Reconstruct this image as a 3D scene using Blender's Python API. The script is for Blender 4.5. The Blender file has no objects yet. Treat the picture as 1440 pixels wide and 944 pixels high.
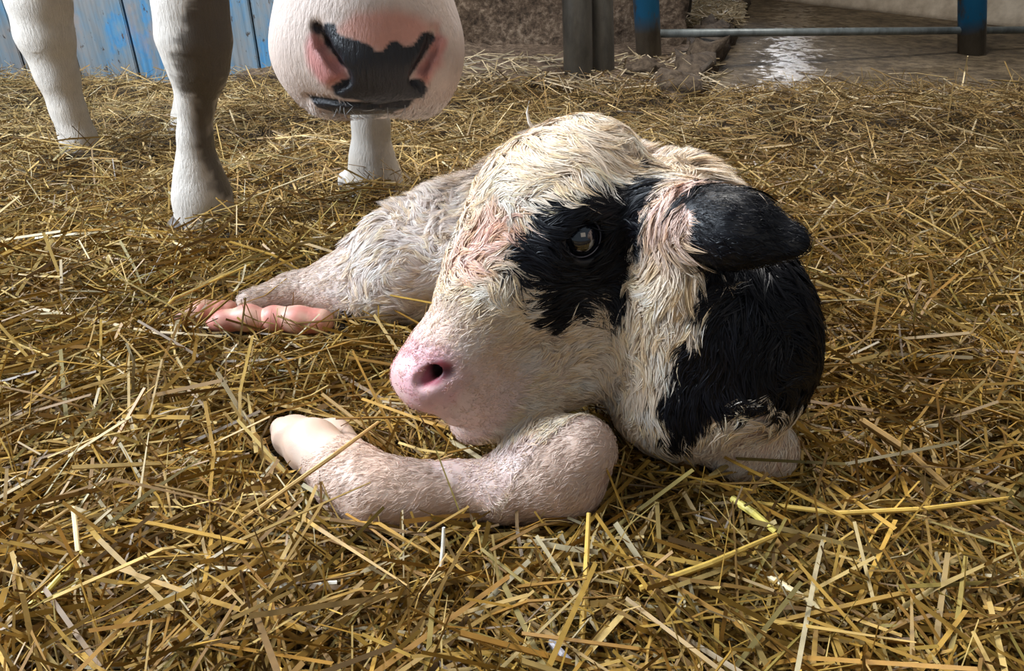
import bpy, bmesh, math, random
import numpy as np
from mathutils import Vector, Matrix
random.seed(4); rng = np.random.default_rng(11)

# ------------------------------------------------------------------ camera, world, lights
SC = bpy.context.scene
COL = SC.collection
CAMH, FPX, PITCH = 0.5, 1040.0, math.radians(30)
cd = bpy.data.cameras.new('camera'); cd.sensor_width = 36.0; cd.lens = 36.0*FPX/1440.0
cd.clip_start = 0.02; cd.clip_end = 100
cam = bpy.data.objects.new('camera', cd); COL.objects.link(cam)
cam.location = (0, 0, CAMH); cam.rotation_euler = (math.pi/2-PITCH, 0, 0)
SC.camera = cam
SC.view_settings.view_transform = 'Standard'; SC.view_settings.look = 'None'
SC.view_settings.gamma = 1.0; SC.view_settings.use_curve_mapping = False
SC.view_settings.exposure = 0.32

W = bpy.data.worlds.new('overcast_sky'); SC.world = W; W.use_nodes = True
bg = W.node_tree.nodes['Background']
bg.inputs['Color'].default_value = (0.72, 0.86, 1.0, 1); bg.inputs['Strength'].default_value = 0.20

def area(name, loc, target, sx, sy, energy, color):
    l = bpy.data.lights.new(name, 'AREA'); l.shape = 'RECTANGLE'; l.size = sx; l.size_y = sy
    l.energy = energy; l.color = color
    o = bpy.data.objects.new(name, l); COL.objects.link(o); o.location = loc
    o.rotation_euler = (Vector(target)-Vector(loc)).to_track_quat('-Z', 'Y').to_euler()
    return o
area('daylight_side_door', (-2.1, 0.85, 1.45), (0.0, 0.75, 0.1), 1.0, 1.3, 118, (0.80, 0.90, 1.0))
area('overhead_fill', (0.1, 2.1, 2.7), (0.2, 1.1, 0.0), 1.1, 1.0, 74, (1.0, 0.96, 0.90))  # added soft fill from overhead, not an actual roof panel
area('daylight_yard_door', (0.9, -1.9, 1.8), (0.1, 0.9, 0.1), 1.4, 1.2, 6, (1.0, 0.85, 0.66))
area('daylight_far_door', (2.6, 8.8, 1.1), (2.0, 3.0, 0.0), 1.4, 2.1, 120, (0.94, 0.96, 1.0))

# ------------------------------------------------------------------ helpers
CP = np.array([0, 0, CAMH]); FW = np.array([0, math.cos(PITCH), -math.sin(PITCH)]); UPV = np.array([0, math.sin(PITCH), math.cos(PITCH)])
def ray(px, py):
    return np.array([(px-720)/FPX, 0, 0]) + FW + UPV*(-(py-472)/FPX)
def gz(px, py, z=0.0):                     # the place at height z that the photograph shows at px, py
    d = ray(px, py); return CP + d*((z-CAMH)/d[2])
def gy(px, py, y):
    d = ray(px, py); return CP + d*(y/d[1])
def V3(*a): return np.array(a, dtype=float)
def unit(v): v = np.asarray(v, float); return v/np.linalg.norm(v)

def tag(o, label=None, cat=None, group=None, kind=None):
    if label: o['label'] = label
    if cat: o['category'] = cat
    if group: o['group'] = group
    if kind: o['kind'] = kind
    return o
def link(name, me, mat, parent=None):
    o = bpy.data.objects.new(name, me); COL.objects.link(o)
    if mat is not None and not me.materials: me.materials.append(mat)
    if parent is not None: o.parent = parent
    return o
def np_mesh(name, verts, quads=None, tris=None, colors=None, smooth=True):
    me = bpy.data.meshes.new(name)
    nv = len(verts); parts = []; tot = []
    if quads is not None and len(quads): parts.append(np.asarray(quads, np.int32).ravel()); tot.append(np.full(len(quads), 4, np.int32))
    if tris is not None and len(tris): parts.append(np.asarray(tris, np.int32).ravel()); tot.append(np.full(len(tris), 3, np.int32))
    loops = np.concatenate(parts); tot = np.concatenate(tot)
    start = np.concatenate([[0], np.cumsum(tot)[:-1]]).astype(np.int32)
    me.vertices.add(nv); me.vertices.foreach_set('co', np.asarray(verts, np.float32).ravel())
    me.loops.add(len(loops)); me.loops.foreach_set('vertex_index', loops)
    me.polygons.add(len(tot)); me.polygons.foreach_set('loop_start', start)
    me.polygons.foreach_set('use_smooth', np.full(len(tot), smooth, bool))
    if colors is not None:
        ca = me.color_attributes.new('tint', 'FLOAT_COLOR', 'POINT')
        c4 = np.ones((nv, 4), np.float32); c4[:, :3] = colors
        ca.data.foreach_set('color', c4.ravel())
    me.update(calc_edges=True)
    return me

# ---- materials
def mat_new(name):
    m = bpy.data.materials.new(name); m.use_nodes = True
    nt = m.node_tree; return m, nt, nt.nodes['Principled BSDF'], nt.nodes, nt.links
def noise_node(N, L, scale, detail=4, rough=.6, coord='Object', vec=None, stretch=None):
    n = N.new('ShaderNodeTexNoise'); n.inputs['Scale'].default_value = scale
    n.inputs['Detail'].default_value = detail; n.inputs['Roughness'].default_value = rough
    tc = N.new('ShaderNodeTexCoord'); src = tc.outputs[coord]
    if stretch:
        mp = N.new('ShaderNodeMapping'); mp.inputs['Scale'].default_value = stretch
        L.new(src, mp.inputs['Vector']); src = mp.outputs['Vector']
    L.new(src, n.inputs['Vector']); return n
def ramp(N, L, src, stops):
    r = N.new('ShaderNodeValToRGB'); e = r.color_ramp.elements
    while len(e) < len(stops): e.new(0.5)
    for el, (p, c) in zip(e, stops): el.position = p; el.color = (*c, 1) if len(c) == 3 else c
    L.new(src, r.inputs['Fac']); return r
def bump(N, L, B, src, strength, dist):
    b = N.new('ShaderNodeBump'); b.inputs['Strength'].default_value = strength; b.inputs['Distance'].default_value = dist
    L.new(src, b.inputs['Height']); L.new(b.outputs['Normal'], B.inputs['Normal']); return b
def mixc(N, L, fac, a, b, mode='MIX'):
    m = N.new('ShaderNodeMix'); m.data_type = 'RGBA'; m.blend_type = mode
    for inp, v in ((m.inputs[0], fac), (m.inputs[6], a), (m.inputs[7], b)):
        if isinstance(v, (int, float)): inp.default_value = v
        elif isinstance(v, tuple): inp.default_value = (*v, 1)
        else: L.new(v, inp)
    return m.outputs[2]
def tint_mat(name, rough=.5, spec=.4, bscale=None, bstr=.3, bdist=.002, bstretch=None, mott=0.0, sss=0.0, coat=0.0, wetdark=False):
    m, nt, B, N, L = mat_new(name)
    a = N.new('ShaderNodeAttribute'); a.attribute_name = 'tint'
    src = a.outputs['Color']
    if mott:
        n = noise_node(N, L, 60, 3); r = ramp(N, L, n.outputs['Fac'], [(.3, (1-mott,)*3), (.7, (1, 1, 1))])
        src = mixc(N, L, 1.0, src, r.outputs['Color'], 'MULTIPLY')
    L.new(src, B.inputs['Base Color'])
    B.inputs['Roughness'].default_value = rough; B.inputs['Specular IOR Level'].default_value = spec
    if wetdark:
        bw_ = N.new('ShaderNodeRGBToBW'); L.new(a.outputs['Color'], bw_.inputs[0]); rr = ramp(N, L, bw_.outputs[0], [(.02, (.22,)*3), (.12, (rough,)*3)]); L.new(rr.outputs['Color'], B.inputs['Roughness'])
    if sss:
        B.inputs['Subsurface Weight'].default_value = sss; B.inputs['Subsurface Radius'].default_value = (.01, .004, .002); B.inputs['Subsurface Scale'].default_value = .5
    if coat: B.inputs['Coat Weight'].default_value = coat; B.inputs['Coat Roughness'].default_value = .25
    if bscale:
        n = noise_node(N, L, bscale, 5, .65, stretch=bstretch); bump(N, L, B, n.outputs['Fac'], bstr, bdist)
    return m
def plain(name, col, rough=.5, metal=0, spec=.5, bscale=None, bstr=.3, bdist=.002, c2=None, cscale=20, stretch=None):
    m, nt, B, N, L = mat_new(name)
    B.inputs['Base Color'].default_value = (*col, 1)
    if c2:
        n = noise_node(N, L, cscale, 6, .65, stretch=stretch); r = ramp(N, L, n.outputs['Fac'], [(.35, col), (.65, c2)]); L.new(r.outputs['Color'], B.inputs['Base Color'])
    B.inputs['Roughness'].default_value = rough; B.inputs['Metallic'].default_value = metal; B.inputs['Specular IOR Level'].default_value = spec
    if bscale:
        n = noise_node(N, L, bscale, 5, .65); bump(N, L, B, n.outputs['Fac'], bstr, bdist)
    return m

# ---- smooth numpy noise (sum of sines)
class SNoise:
    def __init__(s, seed, f, n=7):
        r = np.random.default_rng(seed); s.k = r.normal(size=(n, 3)); s.k /= np.linalg.norm(s.k, axis=1)[:, None]
        s.k *= (f*r.uniform(.6, 1.6, n))[:, None]*2*math.pi; s.p = r.uniform(0, 6.28, n); s.n = n
    def __call__(s, P):
        return np.sin(P@s.k.T+s.p).sum(1)/math.sqrt(s.n/2)/1.6

# ------------------------------------------------------------------ signed-distance modelling
def axis_coords(lo, hi, flo, fhi, hf, hc):
    a = []; x = lo
    while x < hi:
        a.append(x); x += hf if flo <= x < fhi else hc
    a.append(hi); return np.array(a)
class Field:
    def __init__(s, xs, ys, zs):
        s.x, s.y, s.z = xs, ys, zs; s.F = np.full((len(xs), len(ys), len(zs)), 1.0, np.float32)
    def box(s, lo, hi):
        sl = []
        for c, l, h in zip((s.x, s.y, s.z), lo, hi):
            i = max(0, np.searchsorted(c, l)-1); j = min(len(c), np.searchsorted(c, h)+1); sl.append(slice(i, max(j, i)))
        return tuple(sl)
    def pts(s, sl):
        return s.x[sl[0]][:, None, None].astype(np.float32), s.y[sl[1]][None, :, None].astype(np.float32), s.z[sl[2]][None, None, :].astype(np.float32)
    def comb(s, sl, d, k, op):
        A = s.F[sl]
        if op == 'add':
            h = np.maximum(k-np.abs(A-d), 0)/k; s.F[sl] = np.minimum(A, d)-h*h*k*.25
        else:
            d = -d; h = np.maximum(k-np.abs(A-d), 0)/k; s.F[sl] = np.maximum(A, d)+h*h*k*.25
    def ell(s, c, r, R=None, k=.02, op='add'):
        c = np.asarray(c, float); r = np.asarray(r, float); R = np.eye(3) if R is None else np.asarray(R, float)
        ext = np.sqrt(((R*r[:, None])**2).sum(0))+k+.02
        sl = s.box(c-ext, c+ext); X, Y, Z = s.pts(sl)
        X = X-c[0]; Y = Y-c[1]; Z = Z-c[2]; q0 = 0; q1 = 0
        for i in range(3):
            u = (R[i, 0]*X+R[i, 1]*Y+R[i, 2]*Z); q0 = q0+(u/r[i])**2; q1 = q1+(u/r[i]**2)**2
        q0 = np.sqrt(q0); q1 = np.sqrt(q1)+1e-6
        s.comb(sl, (q0*(q0-1)/q1).astype(np.float32), k, op)
    def cap(s, a, b, ra, rb, k=.02, op='add'):
        a = np.asarray(a, float); b = np.asarray(b, float); m = max(ra, rb)+k+.02
        sl = s.box(np.minimum(a, b)-m, np.maximum(a, b)+m); X, Y, Z = s.pts(sl); d = b-a; L2 = (d@d)
        t = np.clip(((X-a[0])*d[0]+(Y-a[1])*d[1]+(Z-a[2])*d[2])/L2, 0, 1)
        q = np.sqrt((X-a[0]-t*d[0])**2+(Y-a[1]-t*d[1])**2+(Z-a[2]-t*d[2])**2)-(ra+(rb-ra)*t)
        s.comb(sl, q.astype(np.float32), k, op)
    def chain(s, P, R, k=.02):
        for i in range(len(P)-1): s.cap(P[i], P[i+1], R[i], R[i+1], k)
    def sample(s, P):
        idx = []
        for c, v in zip((s.x, s.y, s.z), P.T): idx.append(np.clip(np.searchsorted(c, v)-1, 0, len(c)-1))
        out = s.F[idx[0], idx[1], idx[2]].copy()
        o = (P[:, 0] < s.x[0])|(P[:, 0] > s.x[-1])|(P[:, 1] < s.y[0])|(P[:, 1] > s.y[-1])|(P[:, 2] < s.z[0])|(P[:, 2] > s.z[-1])
        out[o] = 1; return out
    def tri(s, P):
        ix = []; fr = []
        for c, v in zip((s.x, s.y, s.z), P.T):
            i = np.clip(np.searchsorted(c, v)-1, 0, len(c)-2); ix.append(i); fr.append(np.clip((v-c[i])/(c[i+1]-c[i]), 0, 1))
        o = 0
        for a in (0, 1):
            for b in (0, 1):
                for c in (0, 1):
                    o = o+s.F[ix[0]+a, ix[1]+b, ix[2]+c]*(fr[0] if a else 1-fr[0])*(fr[1] if b else 1-fr[1])*(fr[2] if c else 1-fr[2])
        return o
    def grad(s, P, e=.004):
        g = np.stack([s.tri(P+d)-s.tri(P-d) for d in np.eye(3)*e], 1)
        return g/(np.linalg.norm(g, axis=1)[:, None]+1e-9)
    def mesh(s, smooth=2):
        F = s.F; I = F < 0; nx, ny, nz = F.shape
        c = np.zeros((nx-1, ny-1, nz-1), np.uint8)
        for dx in (0, 1):
            for dy in (0, 1):
                for dz in (0, 1): c += I[dx:nx-1+dx, dy:ny-1+dy, dz:nz-1+dz]
        ci, cj, ck = np.nonzero((c > 0)&(c < 8)); n = len(ci)
        ids = np.full(c.shape, -1, np.int32); ids[ci, cj, ck] = np.arange(n)
        acc = np.zeros((n, 3)); cnt = np.zeros(n)
        G = (s.x, s.y, s.z)
        for ax in range(3):
            o1, o2 = [a for a in range(3) if a != ax]
            for u in (0, 1):
                for v in (0, 1):
                    off = [0, 0, 0]; off[o1] = u; off[o2] = v; off2 = list(off); off2[ax] = 1
                    A = (ci+off[0], cj+off[1], ck+off[2]); Bq = (ci+off2[0], cj+off2[1], ck+off2[2])
                    fa = F[A]; fb = F[Bq]; m = (fa < 0) != (fb < 0)
                    t = np.where(m, fa/np.where(m, fa-fb, 1), 0)
                    for d in range(3):
                        ga = G[d][A[d]]; gb = G[d][Bq[d]]; acc[:, d] += np.where(m, ga+(gb-ga)*t, 0)
                    cnt += m
        P = acc/np.maximum(cnt, 1)[:, None]; Q = []
        for ax in range(3):
            o1, o2 = [(1, 2), (2, 0), (0, 1)][ax]
            lo = [slice(None)]*3; hi = [slice(None)]*3; lo[ax] = slice(0, -1); hi[ax] = slice(1, None)
            a = I[tuple(lo)]; b = I[tuple(hi)]; e = np.nonzero(a != b); e = np.array(e)
            ok = np.ones(e.shape[1], bool)
            for o in (o1, o2): ok &= (e[o] > 0)&(e[o] < F.shape[o]-1)
            e = e[:, ok]; fl = a[e[0], e[1], e[2]]
            def cid(u, v):
                q = e.copy(); q[o1] -= u; q[o2] -= v; return ids[q[0], q[1], q[2]]
            q = np.stack([cid(1, 1), cid(0, 1), cid(0, 0), cid(1, 0)], 1)
            q[~fl] = q[~fl][:, ::-1]; Q.append(q)
        Q = np.concatenate(Q); Q = Q[(Q >= 0).all(1)]
        E = np.concatenate([Q[:, [0, 1]], Q[:, [1, 2]], Q[:, [2, 3]], Q[:, [3, 0]]])
        for _ in range(smooth):
            S = np.zeros_like(P); w = np.zeros(n)
            for d in range(3): S[:, d] = np.bincount(E[:, 0], P[E[:, 1], d], n)+np.bincount(E[:, 1], P[E[:, 0], d], n)
            w = np.bincount(E[:, 0], minlength=n)+np.bincount(E[:, 1], minlength=n)
            P = P*.5+.5*S/np.maximum(w, 1)[:, None]
        return P, Q
def vnormals(P, Q):
    fn = np.cross(P[Q[:, 2]]-P[Q[:, 0]], P[Q[:, 3]]-P[Q[:, 1]]); n = len(P); N = np.zeros_like(P)
    for c in range(4):
        for d in range(3): N[:, d] += np.bincount(Q[:, c], fn[:, d], n)
    return N/(np.linalg.norm(N, axis=1)[:, None]+1e-12), np.linalg.norm(fn, axis=1)*.5

def poly_sd(U, V, poly):                    # signed distance to an outline, negative inside
    poly = np.asarray(poly, float); n = len(poly); best = np.full(len(U), 1e9); ins = np.zeros(len(U), bool)
    for i in range(n):
        a = poly[i]; b = poly[(i+1) % n]; d = b-a; L2 = max(d@d, 1e-12)
        t = np.clip(((U-a[0])*d[0]+(V-a[1])*d[1])/L2, 0, 1)
        best = np.minimum(best, np.hypot(U-a[0]-t*d[0], V-a[1]-t*d[1]))
        if a[1] != b[1]:
            c = ((a[1] > V) != (b[1] > V))&(U < (b[0]-a[0])*(V-a[1])/(b[1]-a[1])+a[0]); ins ^= c
    return np.where(ins, -best, best)
class MarkPlane:                            # a plane through the animal on which the outline of its markings is drawn, carried onto the coat along the plane's normal
    def __init__(s, centre_px, y):
        s.o = gy(*centre_px, y); s.n = unit(s.o-CP); s.u = unit(np.cross(s.n, V3(0, 0, 1))); s.v = np.cross(s.u, s.n)
        s.k = np.linalg.norm(s.o-CP)
    def uv(s, px, py):
        d = ray(px, py); t = ((s.o-CP)@s.n)/(d@s.n); p = CP+d*t-s.o; return (p@s.u, p@s.v)
    def poly(s, pts): return [s.uv(*p) for p in pts]
    def sd(s, P, pts):
        Q = P-s.o; return poly_sd(Q@s.u, Q@s.v, s.poly(pts))

def tube_bm(pts, radii, seg=12, caps=True):
    bm = bmesh.new(); rings = []
    pts = [Vector(p) for p in pts]
    for i, p in enumerate(pts):
        t = (pts[min(i+1, len(pts)-1)]-pts[max(i-1, 0)]).normalized()
        q = t.to_track_quat('Z', 'Y'); r = radii[i] if hasattr(radii, '__len__') else radii
        rings.append([bm.verts.new(p+q@Vector((math.cos(a)*r, math.sin(a)*r, 0))) for a in [2*math.pi*j/seg for j in range(seg)]])
    for a, b in zip(rings, rings[1:]):
        for j in range(seg): bm.faces.new((a[j], a[(j+1) % seg], b[(j+1) % seg], b[j]))
    if caps: bm.faces.new(rings[0][::-1]); bm.faces.new(rings[-1])
    return bm
def box_bm(x0, x1, y0, y1, z0, z1, bev=0, bm=None):
    bm = bm or bmesh.new()
    r = bmesh.ops.create_cube(bm, size=1)
    for v in r['verts']: v.co = Vector(((x0+x1)/2+v.co.x*(x1-x0), (y0+y1)/2+v.co.y*(y1-y0), (z0+z1)/2+v.co.z*(z1-z0)))
    if bev: bmesh.ops.bevel(bm, geom=list(bm.edges), offset=bev, segments=2, affect='EDGES')
    return bm
def bmo(name, bm, mat, parent=None, smooth=False):
    me = bpy.data.meshes.new(name); bm.normal_update(); bm.to_mesh(me); bm.free()
    if smooth: me.polygons.foreach_set('use_smooth', [True]*len(me.polygons))
    return link(name, me, mat, parent)
def empty(name, loc, parent=None):
    o = bpy.data.objects.new(name, None); o.location = loc; o.empty_display_size = .1; COL.objects.link(o)
    if parent: o.parent = parent
    return o
def adopt(child, root):                      # parent while the child's mesh stays in world coordinates
    child.parent = root; child.matrix_parent_inverse = Matrix.Translation(root.location).inverted()
    return child

# ------------------------------------------------------------------ the setting
# floor of the barn: worn concrete with dung film, wet where it is low
m, nt, B, N, L = mat_new('wet_dirty_concrete')
n1 = noise_node(N, L, 1.6, 8, .68); n2 = noise_node(N, L, 22, 6, .7); n3 = noise_node(N, L, 3.2, 6, .65, stretch=(1.2, 1, 1))
c1 = ramp(N, L, n1.outputs['Fac'], [(.3, (.11, .075, .042)), (.5, (.25, .18, .10)), (.7, (.45, .34, .21))])
c2 = ramp(N, L, n2.outputs['Fac'], [(.38, (.28, .25, .22)), (.6, (1, 1, 1))])
L.new(mixc(N, L, .9, c1.outputs['Color'], c2.outputs['Color'], 'MULTIPLY'), B.inputs['Base Color'])
# wet gutter beside the kerb: distance from its centre line in floor coordinates
tc = N.new('ShaderNodeTexCoord'); sx = N.new('ShaderNodeSeparateXYZ'); L.new(tc.outputs['Object'], sx.inputs[0])
mm = N.new('ShaderNodeMath'); mm.operation = 'MULTIPLY_ADD'; L.new(sx.outputs['Y'], mm.inputs[0]); mm.inputs[1].default_value = -.345; L.new(sx.outputs['X'], mm.inputs[2])
mp = N.new('ShaderNodeMapRange'); L.new(mm.outputs[0], mp.inputs['Value'])
mp.inputs['From Min'].default_value = -.22; mp.inputs['From Max'].default_value = .30
pk = N.new('ShaderNodeMath'); pk.operation = 'PINGPONG'; L.new(mp.outputs[0], pk.inputs[0]); pk.inputs[1].default_value = .5
ad = N.new('ShaderNodeMath'); ad.operation = 'MULTIPLY_ADD'; L.new(n2.outputs['Fac'], ad.inputs[0]); ad.inputs[1].default_value = 1.5; L.new(pk.outputs[0], ad.inputs[2])
ad2 = N.new('ShaderNodeMath'); ad2.operation = 'MULTIPLY_ADD'; L.new(n3.outputs['Fac'], ad2.inputs[0]); ad2.inputs[1].default_value = .7; L.new(ad.outputs[0], ad2.inputs[2])
hv = N.new('ShaderNodeMath'); hv.operation = 'MULTIPLY'; L.new(ad2.outputs[0], hv.inputs[0]); hv.inputs[1].default_value = .5
wr = ramp(N, L, hv.outputs[0], [(.70, (.75,)*3), (.76, (.08,)*3)])
L.new(wr.outputs['Color'], B.inputs['Roughness'])
wb = ramp(N, L, hv.outputs[0], [(.70, (1,)*3), (.76, (.20,)*3)])
bb = bump(N, L, B, n2.outputs['Fac'], 1.0, .035); L.new(wb.outputs['Color'], bb.inputs['Strength'])
M_FLOOR = m
xs = np.linspace(-6, 6, 60); ys = np.linspace(-3, 9, 60)
X, Y = np.meshgrid(xs, ys, indexing='ij'); P = np.stack([X.ravel(), Y.ravel(), np.full(X.size, -.03)], 1)
ii = np.arange(59*60).reshape(59, 60)[:, :59].ravel()
fq = np.stack([ii, ii+60, ii+61, ii+1], 1)
tag(link('floor', np_mesh('floor', P, fq), M_FLOOR), kind='structure')

# kerb platform left of the gutter
M_RUBBLE, nt, B, N, L = mat_new('crusted_concrete')
n1 = noise_node(N, L, 45, 8, .75); n2 = noise_node(N, L, 4, 4, .6)
c1 = ramp(N, L, n1.outputs['Fac'], [(.34, (.05, .032, .02)), (.5, (.24, .165, .11)), (.66, (.62, .48, .35))])
c2 = ramp(N, L, n2.outputs['Fac'], [(.3, (.5, .45, .42)), (.7, (1, 1, 1))])
L.new(mixc(N, L, .9, c1.outputs['Color'], c2.outputs['Color'], 'MULTIPLY'), B.inputs['Base Color']); B.inputs['Roughness'].default_value = .85
bump(N, L, B, n1.outputs['Fac'], 1.0, .02)
def rough_mesh(name, bm, mat, cuts, amp, seed, root=None):
    for _ in range(cuts): bmesh.ops.subdivide_edges(bm, edges=[e for e in bm.edges if e.calc_length() > .05], cuts=1, use_grid_fill=True)
    co = np.array([v.co[:] for v in bm.verts]); a = SNoise(seed, 6)(co)*amp; b = SNoise(seed+1, 17)(co)*amp*.5
    bm.normal_update()
    for v, d in zip(bm.verts, a+b): v.co += v.normal*float(d)
    return bmo(name, bm, mat, root, True)
k0 = gz(962, 148); k1 = gz(1040, 0); dk = (k1-k0)/np.linalg.norm(k1-k0)
k1b = k0+dk*4.6
bm = bmesh.new()
lowv = [(-.9, 2.52), (k0[0]-.25, 2.45), (k0[0], k0[1]), (k1b[0], k1b[1]), (-.9, k1b[1])]
top = [bm.verts.new((x, y, .03)) for x, y in lowv]; bot = [bm.verts.new((x, y, -.05)) for x, y in lowv]
bm.faces.new(top); bm.faces.new(bot[::-1])
for i in range(5): bm.faces.new((bot[i], bot[(i+1) % 5], top[(i+1) % 5], top[i]))
bmesh.ops.triangulate(bm, faces=list(bm.faces))
o = rough_mesh('trim_1', bm, M_RUBBLE, 5, .008, 3); tag(o, kind='structure')

pr = V3(dk[1], -dk[0], 0); a_ = k0+dk*.05; b_ = k0+dk*4.6
bm = bmesh.new(); cs = [a_-pr*.07, a_+pr*.035, b_+pr*.035, b_-pr*.09]
tv = [bm.verts.new((p[0], p[1], .060)) for p in cs]; bv = [bm.verts.new((p[0], p[1], -.04)) for p in cs]
bm.faces.new(tv); bm.faces.new(bv[::-1])
for i in range(4): bm.faces.new((bv[i], bv[(i+1) % 4], tv[(i+1) % 4], tv[i]))
bmesh.ops.recalc_face_normals(bm, faces=list(bm.faces))
M_MUD = plain('dried_mud', (.045, .03, .02), .9, c2=(.15, .11, .075), cscale=40, bscale=70, bstr=.8, bdist=.01)
o = rough_mesh('trim_2', bm, M_MUD, 6, .028, 13); tag(o, kind='structure')
for px, py, r_, lb in ((907, 104, .060, 'round brown clod of dried mud behind the straw, right of the steel posts'), (952, 122, .075, 'low dark clod of mud against the end of the kerb'), (1112, 132, .060, 'dark dung clod half buried at the straw edge below the gate rail')):
    p = gz(px, py, .03); bm = bmesh.new(); bmesh.ops.create_icosphere(bm, subdivisions=4, radius=r_)
    for v in bm.verts: v.co.z *= .55
    nn_ = SNoise(px, 14); nn2 = SNoise(px+1, 45)
    co = np.array([v.co[:] for v in bm.verts]); dd = nn_(co)*.012+nn2(co)*.005
    for v, d_ in zip(bm.verts, dd): v.co += v.co.normalized()*float(d_)
    o = bmo('mud_clod', bm, M_MUD, None, True); o.location = (p[0], p[1]+.03, .03 if px < 1000 else .0); tag(o, lb, 'mud', 'mud clods by the kerb')

# crusted block wall behind the pipes
w0 = gz(650, 75, .03); w1 = gz(962, 62, .03)
bm = box_bm(-.62, w1[0], 3.15, 3.45, .0, 1.25)
o = rough_mesh('wall_middle', bm, M_RUBBLE, 5, .012, 5); tag(o, kind='structure')
# pale low wall beyond the gutter
M_PALE = plain('pale_concrete', (.55, .44, .32), .8, c2=(.85, .72, .56), cscale=9, bscale=40, bstr=.5, bdist=.006)
a = gz(1432, 30); b = gz(1150, 0); d = unit(b-a); nrm = V3(-d[1], d[0], 0)
if nrm[0] < 0: nrm = -nrm
a = a-d*.9; b = a+d*4.0
bm = bmesh.new(); c = [a, b, b+nrm*.18, a+nrm*.18]
tv = [bm.verts.new((p[0], p[1], .55)) for p in c]; bv = [bm.verts.new((p[0], p[1], -.04)) for p in c]
bm.faces.new(tv); bm.faces.new(bv[::-1])
for i in range(4): bm.faces.new((bv[i], bv[(i+1) % 4], tv[(i+1) % 4], tv[i]))
bmesh.ops.recalc_face_normals(bm, faces=list(bm.faces))
o = rough_mesh('wall_right', bm, M_PALE, 4, .006, 9); tag(o, kind='structure')

# board wall at the left
def board_mat():
    m, nt, B, N, L = mat_new('worn_blue_paint')
    oi = N.new('ShaderNodeObjectInfo')
    tc = N.new('ShaderNodeTexCoord'); mpn = N.new('ShaderNodeMapping'); mpn.inputs['Scale'].default_value = (1.6, 1.0, .8)
    geo = N.new('ShaderNodeNewGeometry'); L.new(geo.outputs['Position'], mpn.inputs['Vector'])
    def nz(sc, det=5, r=.65):
        n = N.new('ShaderNodeTexNoise'); n.inputs['Scale'].default_value = sc; n.inputs['Detail'].default_value = det; n.inputs['Roughness'].default_value = r
        L.new(mpn.outputs[0], n.inputs['Vector']); return n
    a = nz(3.3); base = ramp(N, L, a.outputs['Fac'], [(.38, (.25, .23, .215)), (.48, (.19, .225, .25)), (.55, (.13, .22, .30)), (.585, (.055, .22, .42)), (.66, (.12, .25, .36))])
    st = N.new('ShaderNodeMapping'); st.inputs['Scale'].default_value = (30, 1, 1.4); L.new(geo.outputs['Position'], st.inputs['Vector'])
    s = N.new('ShaderNodeTexNoise'); s.inputs['Scale'].default_value = 3; s.inputs['Detail'].default_value = 4; L.new(st.outputs[0], s.inputs['Vector'])
    sr = ramp(N, L, s.outputs['Fac'], [(.3, (.62, .60, .58)), (.6, (1, 1, 1))])
    col = mixc(N, L, .8, base.outputs['Color'], sr.outputs['Color'], 'MULTIPLY')
    sp = nz(34, 3); spr = ramp(N, L, sp.outputs['Fac'], [(.63, (0,)*3), (.69, (1,)*3)])
    col = mixc(N, L, spr.outputs['Color'], col, (.045, .03, .022))
    rn = nz(5.0, 6); rr = ramp(N, L, rn.outputs['Fac'], [(.56, (0,)*3), (.70, (.6,)*3)])
    col = mixc(N, L, rr.outputs['Color'], col, (.34, .22, .15))
    L.new(col, B.inputs['Base Color']); B.inputs['Roughness'].default_value = .55
    bump(N, L, B, s.outputs['Fac'], .25, .004); return m
M_BOARD = board_mat(); M_DARK = plain('dark_backing', (.03, .025, .02), .9)
YW = 2.66
bw = bmo('wall_back', box_bm(-3.1, -.60, YW+.02, YW+.12, -.04, 2.6), M_DARK); tag(bw, kind='structure')
x = -3.1; i = 0
widths = [.21, .185, .20, .24, .18, .205]
while x < -.66:
    w_ = widths[i % 6]; x1 = min(x+w_, -.60)
    adopt(bmo('board', box_bm(x+.003, x1-.003, YW-random.uniform(0, .008), YW+.02, -.03, 2.6, .003), M_BOARD), bw); x = x1; i += 1

# roof and far wall of the barn, a doorway to daylight beyond the gutter
M_ROOF = plain('dusty_boards', (.20, .16, .12), .9, c2=(.30, .25, .19), cscale=3)
tag(bmo('ceiling', box_bm(-6, 6, 2.7, 9, 3.1, 3.2), M_ROOF), kind='structure')
bm = box_bm(-6, 1.85, 8.9, 9.05, -.04, 3.1); box_bm(3.35, 6, 8.9, 9.05, -.04, 3.1, 0, bm); box_bm(1.85, 3.35, 8.9, 9.05, 2.3, 3.1, 0, bm)
tag(bmo('wall_far', bm, M_ROOF), kind='structure')
tag(bmo('wall_side', box_bm(5.9, 6.05, -3, 9, -.04, 3.1), M_ROOF), kind='structure')

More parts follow.
